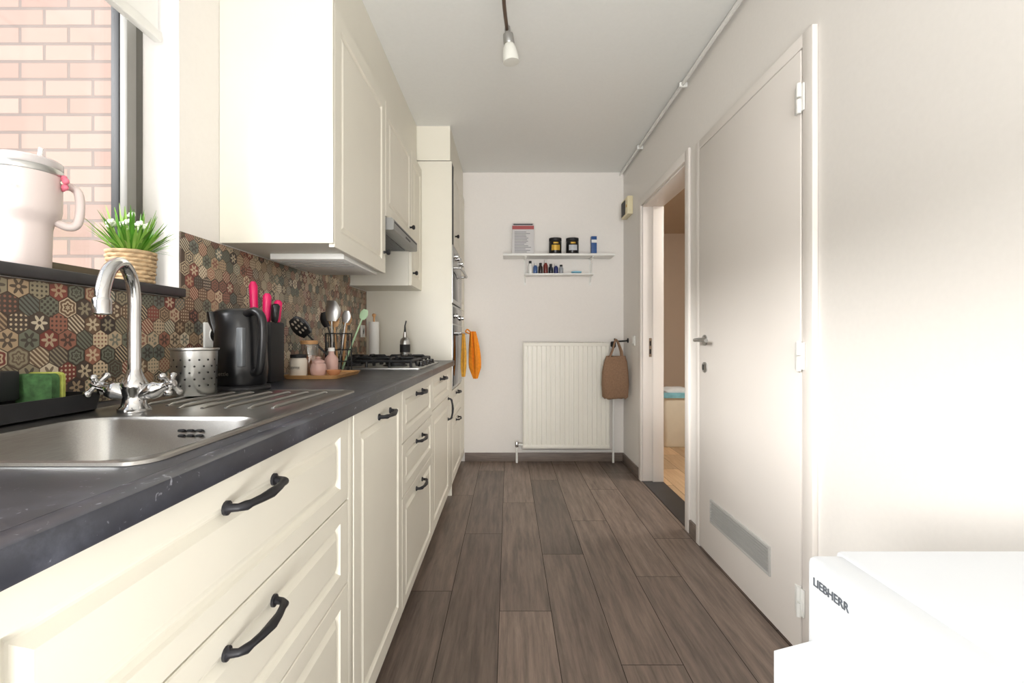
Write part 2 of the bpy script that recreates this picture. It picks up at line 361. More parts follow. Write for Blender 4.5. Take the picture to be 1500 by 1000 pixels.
# ------------------------------------------------------------------ BACKSPLASH
def hexsplash():
    E = grp('hex_tile_backsplash', (XL,1.5,1.15))
    mats = [hex_mat(i) for i in range(6)]
    pal = [(124,64,56),(208,188,156),(116,118,102),(100,80,66),(216,202,176),(66,57,53),(152,104,86),(152,142,118),(188,168,140),(132,74,64),(106,110,100),(178,154,124),(116,92,74),(84,72,64)]
    bm = bmesh.new(); uvl = bm.loops.layers.uv.new('UVMap'); la = bm.loops.layers.float_color.new('cola'); lb = bm.loops.layers.float_color.new('colb')
    R = .0235; w_ = R*math.sqrt(3); rows = int(.75/(1.5*R))+2
    for rj in range(rows):
        z = .925+rj*1.5*R; y = .2+(w_/2 if rj % 2 else 0)
        while y < 3.18:
            y += w_
            def top(yy): return 1.187 if yy < 1.366 else (1.60 if 2.24 < yy < 2.81 else 1.383)
            if z-R > 1.62: continue
            rad = R*.955; pts = [(y+rad*math.sin(k*math.pi/3), z+rad*math.cos(k*math.pi/3)) for k in range(6)]
            ymax = 3.145
            lim = top(y)
            if z-R*.6 > lim or y-w_*.4 > ymax: continue
            cl = [(min(max(p, .2), ymax), min(max(q, .9205), lim)) for p, q in pts]
            ys = [p for p,_ in cl]; zs = [q for _,q in cl]
            if max(ys)-min(ys) < .004 or max(zs)-min(zs) < .004: continue
            X = XL+.007
            vs = [bm.verts.new((X, p, q)) for p, q in cl]
            try: f = bm.faces.new(vs[::-1])
            except ValueError: continue
            ca, cb = random.sample(pal, 2)
            if sum(abs(i-j) for i,j in zip(ca,cb)) < 110: cb = (64,54,50) if sum(ca) > 300 else (206,190,160)
            f.material_index = random.choice([0,0,1,2,3,4,5])
            for l in f.loops:
                dy_, dz_ = (l.vert.co.y-y)/R, (l.vert.co.z-z)/R
                l[uvl].uv = (dy_, dz_)
                l[la] = srgb(ca)+(1,); l[lb] = srgb(cb)+(1,)
    me = bpy.data.meshes.new('tiles'); bm.to_mesh(me); bm.free()
    for m in mats: me.materials.append(m)
    finish(bpy.data.objects.new('tiles', me), E)
    boxes('grout', [(XL+.0002,XL+.006,.2,3.148,.92,1.188),(XL+.0002,XL+.006,1.366,3.148,1.188,1.384),(XL+.0002,XL+.006,2.24,2.81,1.384,1.60)], mat('tile_grout',(92,78,68),.9), E)
hexsplash()

# ------------------------------------------------------------------ BASE CABINETS
XC = -.385; ZT = .886; ZB = .07; YT = 3.15
C = grp('base_cabinet_run', (-.7,1.4,.45))
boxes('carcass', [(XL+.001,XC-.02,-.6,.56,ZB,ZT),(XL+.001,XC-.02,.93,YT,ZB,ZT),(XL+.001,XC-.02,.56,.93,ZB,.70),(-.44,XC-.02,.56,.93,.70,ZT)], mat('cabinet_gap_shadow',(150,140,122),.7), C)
box('plinth', (XC-.075,XC-.06,-.6,YT,0,ZB), CREAMIN, C)
zs = [(ZB,.487),(.487,.684),(.684,ZT-.004)]
def drawers(y0,y1):
    for i,(a,b_) in enumerate(zs):
        front('drawer_front', XC, y0,y1,a,b_, C, .05, .038)
        pull('drawer_pull', XC, (y0+y1)/2-.012, b_-.043, C)
drawers(-.48,.30); drawers(.30,1.115)
box('filler_strip', (XC-.019,XC-.001,1.117,1.15,ZB,ZT-.004), CREAM, C, .001)
front('dishwasher_front', XC, 1.152,1.68,ZB,ZT-.004, C); pull('door_pull', XC, 1.44, .836, C)
drawers(1.68,2.337)
front('drawer_front', XC, 2.337,3.01,.70,ZT-.004, C, .05,.038); pull('drawer_pull', XC, 2.67, .84, C)
front('door_front', XC, 2.337,3.01,ZB,.70, C); pull('door_pull', XC, 2.95, .62, C, .13, True)
box('filler_strip', (XC-.019,XC-.001,3.012,YT,ZB,ZT-.004), CREAM, C, .001)
# countertop
T = grp('countertop', (-.67,1.3,.9)); XE = -.365; z0, z1 = ZT, .919
bx0,bx1,by0,by1 = -.80,-.462,.575,.887
box('front_edge', (-.40,XE,-.6,YT-.001,z0,z1), COUNTER, T, .004)
boxes('slab', [(XL+.001,-.4035,-.6,by0-.008,z0,z1),(XL+.001,-.4035,by1+.008,YT-.001,z0,z1),(bx1+.008,-.4035,by0-.008,by1+.008,z0,z1),(XL+.001,bx0-.008,by0-.008,by1+.008,z0,z1),(-.4035,-.3965,-.6,YT-.001,z0,z1)], COUNTER, T)

# ------------------------------------------------------------------ SINK
K = grp('kitchen_sink', (-.64,.93,.92)); zt = .9235
o = (-.862,-.428,.545,1.315)
def inset(b_, d, r, z): return rr(b_[0]+d,b_[1]-d,b_[2]+d,b_[3]-d,r,z)
bb = (bx0,bx1,by0,by1)
rings = [inset(o,-.001,.035,z1+.0005), inset(o,0,.035,zt), inset(o,.006,.03,zt+.001), inset(o,.013,.026,zt-.0028),
    inset(bb,-.012,.065,zt-.0028), inset(bb,-.004,.06,zt-.005), inset(bb,0,.058,zt-.012), inset(bb,.008,.055,.79), inset(bb,.02,.05,.765), inset(bb,.045,.04,.757), inset(bb,.10,.03,.755)]
bm = bmesh.new(); loft_bm(bm, rings, cap=False)
vs = [bm.verts.new(p) for p in inset(bb,.10,.03,.755)]; bm.faces.new(vs); bmesh.ops.remove_doubles(bm, verts=bm.verts, dist=1e-5)
from_bm('bowl_and_plate', bm, STEEL, K, 35)
lathe('drain', (-.64,.73,.7555), [(.042,0),(.042,.002),(.036,.003),(.02,-.0),(.001,-.0)], CHROME, K)
bm = bmesh.new()
for i in range(7):
    x = -.80+i*.05
    pts = [(x,.985,zt-.0045),(x,1.0,zt-.001),(x,1.255,zt-.001),(x,1.27,zt-.0045)]
    if x < -.72: pts = [(x,1.02+.0,zt-.0045),(x,1.035,zt-.001)]+pts[2:]
    tube_bm(bm, pts, .005, 8)
from_bm('drainer_ribs', bm, STEEL, K, 60)
boxes('overflow_slots', [(-.605+s*.017-.006,-.605+s*.017+.006,by1-.008,by1-.0015,z,z+.005) for s in (-1,0,1) for z in (.892,.882)], BLACKM, K, .002)
# faucet
Fx, Fy = -.762, .945
Q = grp('kitchen_faucet', (Fx,Fy,.93))
lathe('base', (Fx,Fy,zt-.002), [(.028,0),(.028,.006),(.022,.012),(.019,.03),(.022,.045),(.024,.055),(.018,.066),(.013,.08),(.012,.085)], CHROME, Q)
sp = smoothpath([(Fx,Fy,1.0),(Fx,Fy,1.09),(Fx,Fy,1.155),(Fx+.004,Fy-.015,1.195),(Fx+.015,Fy-.05,1.214),(Fx+.026,Fy-.088,1.197),(Fx+.031,Fy-.108,1.16),(Fx+.032,Fy-.112,1.135)])
tube('spout', sp, .0115, CHROME, Q, 16)
lathe('aerator', (Fx+.032,Fy-.112,1.112), [(.012,0),(.0145,.002),(.0145,.026),(.0125,.03)], CHROME, Q)
for s in (-1,1):
    p0 = Vector((Fx,Fy,.950)); d = Vector((s*.9, s*.10, .34)).normalized(); p1 = p0+d*.062
    tube('valve_arm', [p0, p0+d*.02, p0+d*.035, p0+d*.048, p0+d*.054, p1, p1+d*.006], [.013,.013,.018,.017,.011,.010,.010], CHROME, Q, 16)
    u = d.cross(Vector((0,1,0))).normalized(); v = d.cross(u).normalized(); c = p1+d*.012
    bm = bmesh.new()
    for a in range(4):
        an = a*math.pi/2+math.pi/4; e = u*math.cos(an)+v*math.sin(an)
        tube_bm(bm, [c, c+e*.012, c+e*.02, c+e*.025, c+e*.029, c+e*.031], [.0055,.0045,.005,.0075,.006,.002], 10)
    tube_bm(bm, [c-d*.008, c, c+d*.008, c+d*.011], [.009,.010,.009,.003], 12)
    from_bm('cross_handle', bm, CHROME, Q, 50)

# ------------------------------------------------------------------ UPPER CABINETS
XU = -.589; UZ0, UZ1 = 1.389, 2.21
U = grp('upper_cabinet', (-.78,1.9,1.8))
box('carcass', (XL+.001,XU-.02,1.57,2.222,UZ0,UZ1), CREAMIN, U)
box('end_panel', (XL+.001,XU,1.555,1.569,UZ0,UZ1), CREAM, U, .001)
front('door_front', XU, 1.57,2.222,UZ0-.012,UZ1, U, .06,.06); knob('knob', XU, 2.19, 1.475, U)
box('under_cabinet_light', (-.90,-.62,1.75,2.19,UZ0-.022,UZ0), WHITE, U, .003)
boxes('light_slots', [(-.88,-.64,y,y+.008,UZ0-.024,UZ0-.022) for y in (1.8,1.86,1.92)], GREYV, U)
U2 = grp('hood_cabinet', (-.78,2.5,1.9))
box('carcass', (XL+.001,XU-.02,2.224,2.818,1.655,UZ1), CREAMIN, U2)
front('door_front', XU, 2.224,2.818,1.655,UZ1, U2, .06,.06); knob('knob', XU, 2.77, 1.73, U2)
U3 = grp('narrow_upper_cabinet', (-.78,2.98,1.8))
box('carcass', (XL+.008,XU-.02,2.82,YT-.002,UZ0,UZ1), CREAMIN, U3)
front('door_front', XU, 2.82,YT-.002,UZ0,UZ1, U3, .055,.06); knob('knob', XU, 2.86, 1.47, U3)
box('trim_cabinet_filler', (XL+.001,XU-.035,1.555,YT-.002,UZ1+.001,HC-.001), CREAM, None)
# hood
HD = grp('range_hood', (-.75,2.52,1.63))
box('body', (XL+.01,-.60,2.235,2.808,1.595,1.653), HOODG, HD, .002)
loft('visor', [[Vector((-.60,y,1.602)),Vector((-.60,y,1.652)),Vector((-.562,y,1.650)),Vector((-.553,y,1.642)),Vector((-.553,y,1.596)),Vector((-.558,y,1.592)),Vector((-.60,y,1.592))] for y in (2.235,2.808)], HOODG, HD)
box('filter', (-.93,-.62,2.27,2.77,1.590,1.595), mat('filter_mesh',(120,122,125),.5,.8,var=.3,scale=120), HD)
box('slot', (-.5535,-.5525,2.25,2.79,1.628,1.636), BLACKM, HD)
boxes('controls', [(-.5535,-.5515,2.5+i*.03,2.515+i*.03,1.606,1.616) for i in range(4)], BLACKM, HD)

# ------------------------------------------------------------------ TALL OVEN UNIT
O = grp('tall_oven_cabinet', (-.67,3.6,1.2)); y0, y1, y2 = YT, 3.76, YB-.001
boxes('carcass', [(XL+.001,XC-.02,y0+.001,y2,.07,2.27),(XL+.001,XC-.012,y0+.001,y2,2.275,HC-.001)], CREAM, O)
box('side_panel', (XL+.001,XC-.001,y0,y0+.018,0,2.27), CREAM, O, .001)
front('top_door', XC, y0+.12,y1,1.72,2.27, O); knob('knob', XC, y0+.19, 1.80, O)
box('dark_recess', (XC-.02,XC-.002,y0+.02,y0+.118,1.72,2.27), BLACKM, O)
box('microwave_front', (XC-.02,XC+.004,y0+.02,y1,1.31,1.71), STEEL2, O, .002)
box('microwave_glass', (XC+.004,XC+.007,y0+.05,y1-.04,1.34,1.53), DARKGLASS, O, .001)
box('oven_front', (XC-.02,XC+.004,y0+.02,y1,.72,1.30), STEEL2, O, .002)
box('oven_glass', (XC+.004,XC+.009,y0+.03,y1-.01,.74,1.16), DARKGLASS, O, .002)
box('oven_panel', (XC+.004,XC+.006,y0+.03,y1-.01,1.17,1.285), DARKGLASS, O, .001)
for z in (1.555,1.105):
    tube('oven_handle', smoothpath([(XC+.004,y0+.06,z),(XC+.04,y0+.062,z),(XC+.052,y0+.08,z),(XC+.055,y0+.3,z),(XC+.052,y1-.08,z),(XC+.04,y1-.052,z),(XC+.004,y1-.05,z)],5), .008, STEEL2, O)
for z,ys in ((1.64,(.1,.2,.42,.5)),(1.225,(.1,.5))):
    for q in ys: lathe('dial', (XC+.004,y0+q,z), [(.02,0),(.02,.006),(.016,.01),(.015,.028),(.001,.029)], CHROME, O, 'X', 18)
front('drawer_front', XC, y0+.02,y1,.515,.71, O, .05,.038); pull('drawer_pull', XC, (y0+y1)/2, .672, O)
front('drawer_front', XC, y0+.02,y1,ZB,.51, O, .05,.05); pull('drawer_pull', XC, (y0+y1)/2, .475, O)
front('pantry_door', XC, y1+.002,y2,ZB,1.3, O,.05,.05); front('pantry_door', XC, y1+.002,y2,1.3,2.27, O,.05,.05)
box('plinth', (XC-.075,XC-.06,y0+.02,y2,0,.07), CREAMIN, O)

# towels on oven handle
def cloth(name, cx, cy, zt_, zb, wx, wy, m, parent, skew=0, tip=.6):
    rings = []
    for i in range(14):
        t = i/13; z = zt_+(zb-zt_)*t; k = .55+.6*math.sin(min(t*1.6,1)*math.pi/2)
        if t > .75: k *= 1-(t-.75)*4*(1-tip)
        r = []
        for j in range(40):
            a = 2*math.pi*j/40; wv = 1+.26*math.sin(5*a+t*2)+.14*math.sin(9*a+t)
            r.append(Vector((cx+skew*t+wx*k*wv*math.cos(a), cy+wy*k*wv*math.sin(a), z)))
        rings.append(r)
    loft(name, rings, m, parent, smooth=60)
TW = grp('kitchen_towel', (-.27,3.50,.95))
cloth('hanging_cloth', -.270,3.50,1.12,.765,.032,.05,ORANGE,TW,.02,.35)
tube('hanging_loop', smoothpath([(-.285,3.50,1.10),(-.322,3.50,1.116),(-.310,3.50,1.135),(-.28,3.50,1.11)]), .005, ORANGE, TW)
TW2 = grp('oven_mitt', (-.32,3.24,.95))
cloth('hanging_cloth', -.316,3.25,1.10,.80,.014,.03,YELLOW,TW2,.0,.6)

# ------------------------------------------------------------------ GAS HOB
G = grp('gas_hob', (-.65,2.52,.93)); gx0,gx1,gy0,gy1 = -.90,-.42,2.24,2.80
loft('plate', [rr(gx0,gx1,gy0,gy1,.02,z1+.0005),rr(gx0,gx1,gy0,gy1,.02,z1+.006),rr(gx0+.006,gx1-.006,gy0+.006,gy1-.006,.018,z1+.009)], STEEL2, G)
zg = z1+.009; bm = bmesh.new()
for cx,cy,r in ((-.80,2.38,.04),(-.80,2.66,.05),(-.58,2.38,.05),(-.58,2.66,.035)):
    lathe('burner', (cx,cy,zg), [(r+.012,0),(r+.01,.006),(r,.008),(r,.018),(r*.9,.022),(.001,.023)], IRON, G)
    for a in range(4):
        an = a*math.pi/2; dx, dy = math.cos(an), math.sin(an)
        tube_bm(bm, [(cx+dx*.11,cy+dy*.125,zg),(cx+dx*.105,cy+dy*.12,zg+.03),(cx+dx*.09,cy+dy*.10,zg+.042),(cx+dx*.03,cy+dy*.03,zg+.042)], .007, 8)
for cy in (2.38,2.66):
    x0_, x1_ = -.895+.0, -.475
    c = [(x0_,cy-.125,zg+.030),(x1_,cy-.125,zg+.030),(x1_,cy+.125,zg+.030),(x0_,cy+.125,zg+.030),(x0_,cy-.125,zg+.030)]
    for p,q in zip(c[:-1],c[1:]): tube_bm(bm, [p,q], .007, 8)
    for px in (x0_,-.69,x1_):
        for py in (cy-.125,cy+.125): tube_bm(bm, [(px,py,zg),(px,py,zg+.03)], .007, 8)
from_bm('grates', bm, IRON, G, 60)
for i in range(4): lathe('hob_knob', (-.445,2.36+i*.105,zg), [(.018,0),(.018,.004),(.014,.007),(.013,.022),(.001,.024)], BLACK, G)

# ------------------------------------------------------------------ COUNTER ITEMS
zc = z1+.0005
E = grp('perforated_utensil_cup', (-.80,1.19,.97)); cx,cy = -.805,1.19
zk = zt+.0022
lathe('cup', (cx,cy,zk), [(.001,0),(.046,0),(.049,.004),(.051,.112),(.055,.115),(.055,.119),(.050,.119),(.048,.110),(.046,.008),(.001,.007)], STEEL3, E, seg=36)
bm = bmesh.new()
for r_ in range(5):
    for k in range(16):
        a = 2*math.pi*(k+.5*(r_ % 2))/16; z = zk+.026+r_*.016; rad = .0502+.0010
        d = Vector((math.cos(a),math.sin(a),0)); u = Vector((-d.y,d.x,0)); c = Vector((cx,cy,z))+d*(rad+.0003)
        vs = [bm.verts.new(c+u*.0026*math.cos(q)+Vector((0,0,.0026*math.sin(q)))) for q in [i*math.pi/4 for i in range(8)]]
        bm.faces.new(vs)
from_bm('perforations', bm, BLACKM, E)
# kettle
E = grp('electric_kettle', (-.76,1.37,1.0)); cx,cy = -.790,1.37
rg = []
for t,rx,ry,sh in ((0,.066,.062,0),(.006,.070,.066,0),(.05,.073,.068,0),(.12,.070,.066,0),(.17,.066,.062,0),(.20,.066,.058,-.004),(.213,.064,.054,-.008),(.220,.055,.046,-.006),(.223,.03,.03,0)):
    rg.append(ring((cx+sh,cy,zc+.014+t), rx, 'Z', 32, ry))
loft('body', rg, BLACK, E)
lathe('power_base', (cx,cy,zc), [(.078,0),(.08,.004),(.078,.010),(.066,.014)], BLACKM, E)
loft('spout', [ring((cx-.060,cy-.006,zc+.155),.008,'Z',12,.02), ring((cx-.068,cy-.008,zc+.195),.018,'Z',12,.024), ring((cx-.076,cy-.01,zc+.227),.014,'Z',12,.02)], BLACK, E)
hp = smoothpath([(cx+.035,cy-.035,zc+.220),(cx+.07,cy-.048,zc+.226),(cx+.092,cy-.055,zc+.200),(cx+.092,cy-.055,zc+.12),(cx+.08,cy-.048,zc+.06),(cx+.05,cy-.03,zc+.05)])
tube('handle', hp, .012, BLACK, E, 14)
box('water_window', (cx+.026,cx+.044,cy-.070,cy-.050,zc+.07,zc+.18), mat('kettle_window',(120,124,128),.2), E, .003)
text('label','kettle',.016,(cx-.03,cy-.0725,zc+.045),(math.pi/2,0,0),STEEL2,E)
# knife block
kx, ky = -.838,1.60
E = grp('knife_block', (kx,ky,1.02))
box('block', (kx-.045,kx+.045,ky-.05,ky+.045,zc,zc+.205), BLACKM, E, .006)
for i,(px,py,hh,tl) in enumerate(((-.026,-.02,.145,-.04),(-.004,.02,.105,.0),(.012,-.02,.105,.05),(.028,.02,.085,.08),(.038,-.015,.07,.08))):
    b0 = Vector((kx+px,ky+py,zc+.198)); d = Vector((tl,0,1)).normalized()
    m_ = PINK if i != 4 else BLACK
    pts = [b0, b0+d*.012, b0+d*.03, b0+d*(hh*.6), b0+d*(hh*.9), b0+d*hh]
    tube('knife_handle', pts, [.006,.011,.0125,.013,.014,.007], m_, E, 10)
# tray with jars
E = grp('wooden_tray', (-.73,1.80,.93))
loft('tray', [rr(-.825,-.635,1.70,1.97,.02,zc),rr(-.835,-.625,1.69,1.98,.025,zc+.014),rr(-.828,-.632,1.697,1.973,.02,zc+.014),rr(-.822,-.638,1.703,1.967,.02,zc+.006)], WOOD, E)
zj = zc+.0065
J = grp('coffee_jar', (-.795,1.75,.97))
lathe('jar', (-.79,1.745,zj), [(.028,0),(.031,.004),(.031,.058),(.026,.07)], mat('cream_ceramic',(220,212,198),.35), J)
lathe('lid', (-.79,1.745,zj+.0702), [(.029,0),(.029,.012),(.001,.014)], BLACKM, J)
text('label','COFFEE',.012,(-.812,1.7125,zj+.03),(math.pi/2,0,0),BLACKM,J)
J = grp('glass_storage_jar', (-.79,1.86,1.0))
lathe('jar', (-.795,1.85,zj), [(.034,0),(.036,.005),(.036,.11),(.030,.12)], JARG, J)
lathe('lid', (-.795,1.85,zj+.1202), [(.032,0),(.033,.004),(.033,.014),(.001,.016)], WOOD, J)
lathe('contents', (-.795,1.85,zj+.003), [(.032,0),(.032,.07),(.001,.075)], mat('pasta',(160,110,80),.8,var=.5,scale=120), J)
J = grp('pink_jar', (-.72,1.77,.97))
PK = mat('pink_ceramic',(196,160,150),.4)
lathe('jar', (-.725,1.77,zj), [(.022,0),(.028,.01),(.030,.026),(.026,.044),(.020,.05)], PK, J)
lathe('lid', (-.725,1.77,zj+.0502), [(.023,0),(.022,.008),(.008,.014),(.010,.020),(.001,.024)], PK, J)
J = grp('pink_bottle', (-.73,1.9,.97))
lathe('bottle', (-.725,1.90,zj), [(.024,0),(.026,.01),(.026,.06),(.012,.078),(.011,.09)], PK, J)
lathe('cap', (-.725,1.90,zj+.0902), [(.013,0),(.013,.014),(.001,.016)], WHITE, J)
J = grp('small_bowl', (-.67,1.80,.95))
lathe('bowl', (-.67,1.78,zj), [(.014,0),(.024,.010),(.028,.022),(.026,.022),(.022,.012),(.001,.006)], mat('bowl_terracotta',(186,130,90),.5), J)
# wire utensil holder
ux,uy = -.748,2.045
E = grp('wire_utensil_holder', (ux,uy,1.0))
bm = bmesh.new()
for z in (.004,.05,.10,.17):
    tube_bm(bm, [(ux+.055*math.cos(a),uy+.055*math.sin(a),zc+z) for a in [2*math.pi*k/24 for k in range(25)]], .0026, 6)
for k in range(12):
    a = 2*math.pi*k/12; tube_bm(bm, [(ux+.055*math.cos(a),uy+.055*math.sin(a),zc+.002),(ux+.055*math.cos(a),uy+.055*math.sin(a),zc+.17)], .0022, 6)
tube_bm(bm, [(ux-.055,uy,zc+.003),(ux+.055,uy,zc+.003)], .002, 6); tube_bm(bm, [(ux,uy-.055,zc+.003),(ux,uy+.055,zc+.003)], .002, 6)
from_bm('wire_basket', bm, BLACKM, E)
def utensil(name, base, d, L, head, m, hm=None, hr=.0055):
    g = E; base = Vector(base); d = Vector(d).normalized(); e = base+d*L
    tube(name+'_handle', [base, base+d*L*.5, e], [hr,hr*.8,hr*.7], hm or m, g, 10)
    kind, s = head
    side = d.cross(Vector((0,1,0))).normalized(); nrm = d.cross(side).normalized()
    rg = []
    n = 9
    for i in range(n):
        t = i/(n-1)
        wd = s*(.35+.65*math.sin(math.pi*(.12+.80*t)))
        th = .003 if kind != 'ladle' else .012*math.sin(math.pi*t)+.003
        c = e+d*(t*s*2.6)+(nrm*(-.02*math.sin(math.pi*t)) if kind == 'ladle' else Vector())
        rg.append([c+side*wd*math.cos(a)+nrm*th*math.sin(a) for a in [2*math.pi*k/14 for k in range(14)]])
    loft(name+'_head', rg, m, g, smooth=50)
    if name == 'slotted_spoon':
        bm = bmesh.new()
        for k in (-1,0,1):
            for q in (.3,.55,.78):
                c = e+d*(q*s*2.6)+side*(k*s*.4)-nrm*0
                vs = [bm.verts.new(c+side*.004*math.cos(a)+d*.007*math.sin(a)+Vector((0,-.0045,0))) for a in [i*math.pi/5 for i in range(10)]]
                bm.faces.new(vs)
        from_bm('spoon_slots', bm, mat('slot_light',(170,160,145),.6), g)
utensil('slotted_spoon', (ux+.02,uy-.02,zc+.01), (-.85,-.25,1), .205, ('flat',.036), BLACK)
utensil('turner', (ux+.0,uy+.015,zc+.01), (-.30,.05,1), .20, ('flat',.026), BLACK)
utensil('ladle', (ux-.02,uy-.02,zc+.01), (.02,-.10,1), .215, ('ladle',.034), STEEL2)
utensil('wooden_spoon', (ux+.01,uy+.02,zc+.01), (.05,.1,1), .20, ('flat',.022), WOOD)
utensil('wooden_spatula', (ux+.00,uy-.01,zc+.01), (-.08,.0,1), .19, ('flat',.024), WOOD)
utensil('green_spatula', (ux+.01,uy+.01,zc+.01), (.38,.05,1), .24, ('flat',.018), mat('mint_silicone',(158,186,150),.5))
utensil('steel_skimmer', (ux+.01,uy-.03,zc+.01), (.16,-.05,1), .21, ('flat',.020), STEEL2)
# paper towel holder
px,py = -.87,3.0
E = grp('paper_towel_holder', (px,py,1.05))
lathe('base', (px,py,zc), [(.07,0),(.07,.01),(.065,.014),(.001,.014)], WOOD, E)
lathe('roll', (px,py,zc+.0145), [(.001,0),(.032,0),(.032,.24),(.018,.24),(.001,.239)], WHITE, E)
lathe('post', (px,py,zc+.2545), [(.006,0),(.006,.03),(.012,.04),(.012,.05),(.001,.056)], WOOD, E)
px,py = -.665,2.98
E = grp('oil_dispenser', (px,py,1.0))
lathe('bottle', (px,py,zc), [(.03,0),(.032,.004),(.032,.13),(.026,.145),(.012,.155),(.010,.19)], STEEL2, E)
tube('pourer', [(px,py,zc+.185),(px,py,zc+.23),(px+.008,py,zc+.262)], [.008,.005,.004], BLACK, E)
lathe('band', (px,py,zc+.06), [(.0325,0),(.0325,.05)], BLACKM, E)
# outlets on backsplash
def outlet(name, y, z, n=1, m=WHITE):
    g = grp(name, (XL+.01,y,z))
    box('plate', (XL+.0075,XL+.016,y-.04*n,y+.04*n,z-.04,z+.04), m, g, .003)
    for k in range(n):
        c = y-.04*(n-1)+.08*k
        lathe('socket', (XL+.016,c,z), [(.022,0),(.020,.003),(.018,-.001),(.001,-.001)], m, g, 'X')
        for s in (-.008,.008): lathe('pin_hole', (XL+.0165,c+s,z), [(.003,0),(.003,.0008),(.001,.0009)], BLACKM, g, 'X', 10)
outlet('wall_socket', 3.05, 1.115); outlet('wall_socket', 1.50, 1.08)
# sink caddy with sponge
E = grp('sink_caddy', (-.895,.86,.95))
loft('tray', [rr(-.955,-.845,.75,.965,.02,zt+.0015),rr(-.96,-.84,.745,.97,.022,zt+.035),rr(-.955,-.845,.75,.965,.02,zt+.035),rr(-.95,-.85,.755,.96,.018,zt+.008)], BLACKM, E)
boxes('sponge_slot', [(-.955,-.92,.76,.875,zt+.03,zt+.085)], BLACKM, E, .004)
Sg = grp('dish_sponge', (-.91,.90,.97))
def spongepart(name, y0_, y1_, m, dz=0):
    rings = []
    for y_ in (y0_, y0_+.003, (y0_+y1_)/2, y1_-.003, y1_):
        ins = .004 if y_ in (y0_, y1_) else 0
        pts = []
        for p in rr(-.943+ins,-.876-ins,zt+.0087+ins,zt+.080-ins+dz,.012,0,5):
            x_, z_ = p.x, p.y
            z_ += -.004*math.sin((x_+.943)/.067*math.pi) if z_ > zt+.05 else 0
            pts.append(Vector((x_, y_+.003*math.sin(x_*70), z_)))
        rings.append(pts)
    loft(name, rings, m, Sg, smooth=50)
spongepart('scourer', .884, .906, GREEN); spongepart('foam', .9062, .918, YSP, .002)
Bt = grp('soap_bottle', (-.94,.80,1.0))
lathe('bottle', (-.94,.83,zt+.0862), [(.014,0),(.014,.03),(.006,.045),(.006,.055)], WHITE, Bt)
tube('pump', [(-.94,.83,zt+.138),(-.94,.83,zt+.155),(-.92,.82,zt+.158)], .005, WHITE, Bt)

# ------------------------------------------------------------------ SILL ITEMS
tx_, ty_ = -1.012,.975; zs_ = wz0+.0205
E = grp('insulated_tumbler', (tx_,ty_,1.33))
lathe('cup', (tx_,ty_,zs_), [(.036,0),(.038,.004),(.040,.085),(.043,.10),(.053,.112),(.055,.125),(.056,.205),(.055,.212)], TUMB, E, seg=40)
lathe('lid', (tx_,ty_,zs_+.2122), [(.055,0),(.057,.003),(.057,.014),(.052,.018),(.001,.019)], mat('clear_lid',(206,200,198),.15), E)
lathe('rim_band', (tx_,ty_,zs_+.198), [(.0565,0),(.0575,.002),(.0575,.012),(.0562,.014)], STEEL2, E)
hd = Vector((.80,.60,0)).normalized(); c0 = Vector((tx_,ty_,zs_))
tube('handle', smoothpath([c0+hd*.050+Vector((0,0,.182)), c0+hd*.068+Vector((0,0,.184)), c0+hd*.080+Vector((0,0,.172)), c0+hd*.083+Vector((0,0,.14)), c0+hd*.078+Vector((0,0,.105)), c0+hd*.064+Vector((0,0,.096)), c0+hd*.044+Vector((0,0,.104))]), .0085, TUMB, E, 14)
tube('straw', [(tx_+.015,ty_+.01,zs_+.229),(tx_+.018,ty_+.012,zs_+.258)], .004, mat('straw_white',(240,240,240),.3), E)
text('label','WATER',.012,(tx_-.006,ty_-.0565,zs_+.155),(math.pi/2,0,.1),mat('label_faint',(170,160,158),.5),E)
bm = bmesh.new(); pc = c0+hd*.062+Vector((.006,-.014,.186))
FL = mat('charm_pink',(228,120,140),.4)
for k in range(5):
    a = 2*math.pi*k/5+.3; q = pc+Vector((math.cos(a)*.010, -math.cos(a)*.006, math.sin(a)*.011))
    m4 = Matrix.Translation(q) @ Matrix.Diagonal((.0075,.005,.0075,1)); bmesh.ops.create_icosphere(bm, subdivisions=2, radius=1, matrix=m4)
from_bm('flower_charm', bm, FL, E, 60)
bm = bmesh.new(); bmesh.ops.create_icosphere(bm, subdivisions=2, radius=.004, matrix=Matrix.Translation(pc+Vector((.003,-.005,0)))); from_bm('charm_centre', bm, PETAL, E, 60)

cx,cy = -1.003,1.235
E = grp('potted_flowering_plant', (cx,cy,1.28))
lathe('basket_core', (cx,cy,zs_), [(.042,0),(.044,.002),(.050,.083),(.046,.083),(.044,.07),(.001,.068)], BASK, E, seg=32)
bm = bmesh.new()
for i in range(8):
    z = zs_+.006+i*.0105; R_ = .045+.006*i/8
    pts = []
    for k in range(49):
        a = 2*math.pi*k/48; rr_ = R_+.0022*math.sin(a*12+(math.pi if i % 2 else 0)); pts.append((cx+rr_*math.cos(a), cy+rr_*math.sin(a), z))
    tube_bm(bm, pts, .0052, 6)
from_bm('basket_weave', bm, BASK, E, 60)
bmL = [bmesh.new(), bmesh.new()]
def blade(bm, base, d, L, w_, droop):
    base = Vector(base); d = Vector(d).normalized(); side = d.cross(Vector((0,0,1)))
    side = side.normalized() if side.length > .01 else Vector((1,0,0)); pr = None
    for i in range(7):
        t = i/6; c = base+d*L*t+Vector((0,0,-droop*t*t)); ww = w_*math.sin(math.pi*(.15+.85*t)) if i < 6 else .0003
        c.x = max(c.x, -1.066)
        a, b_ = bm.verts.new(c-side*ww), bm.verts.new(c+side*ww)
        if pr: bm.faces.new((pr[0],pr[1],b_,a))
        pr = (a,b_)
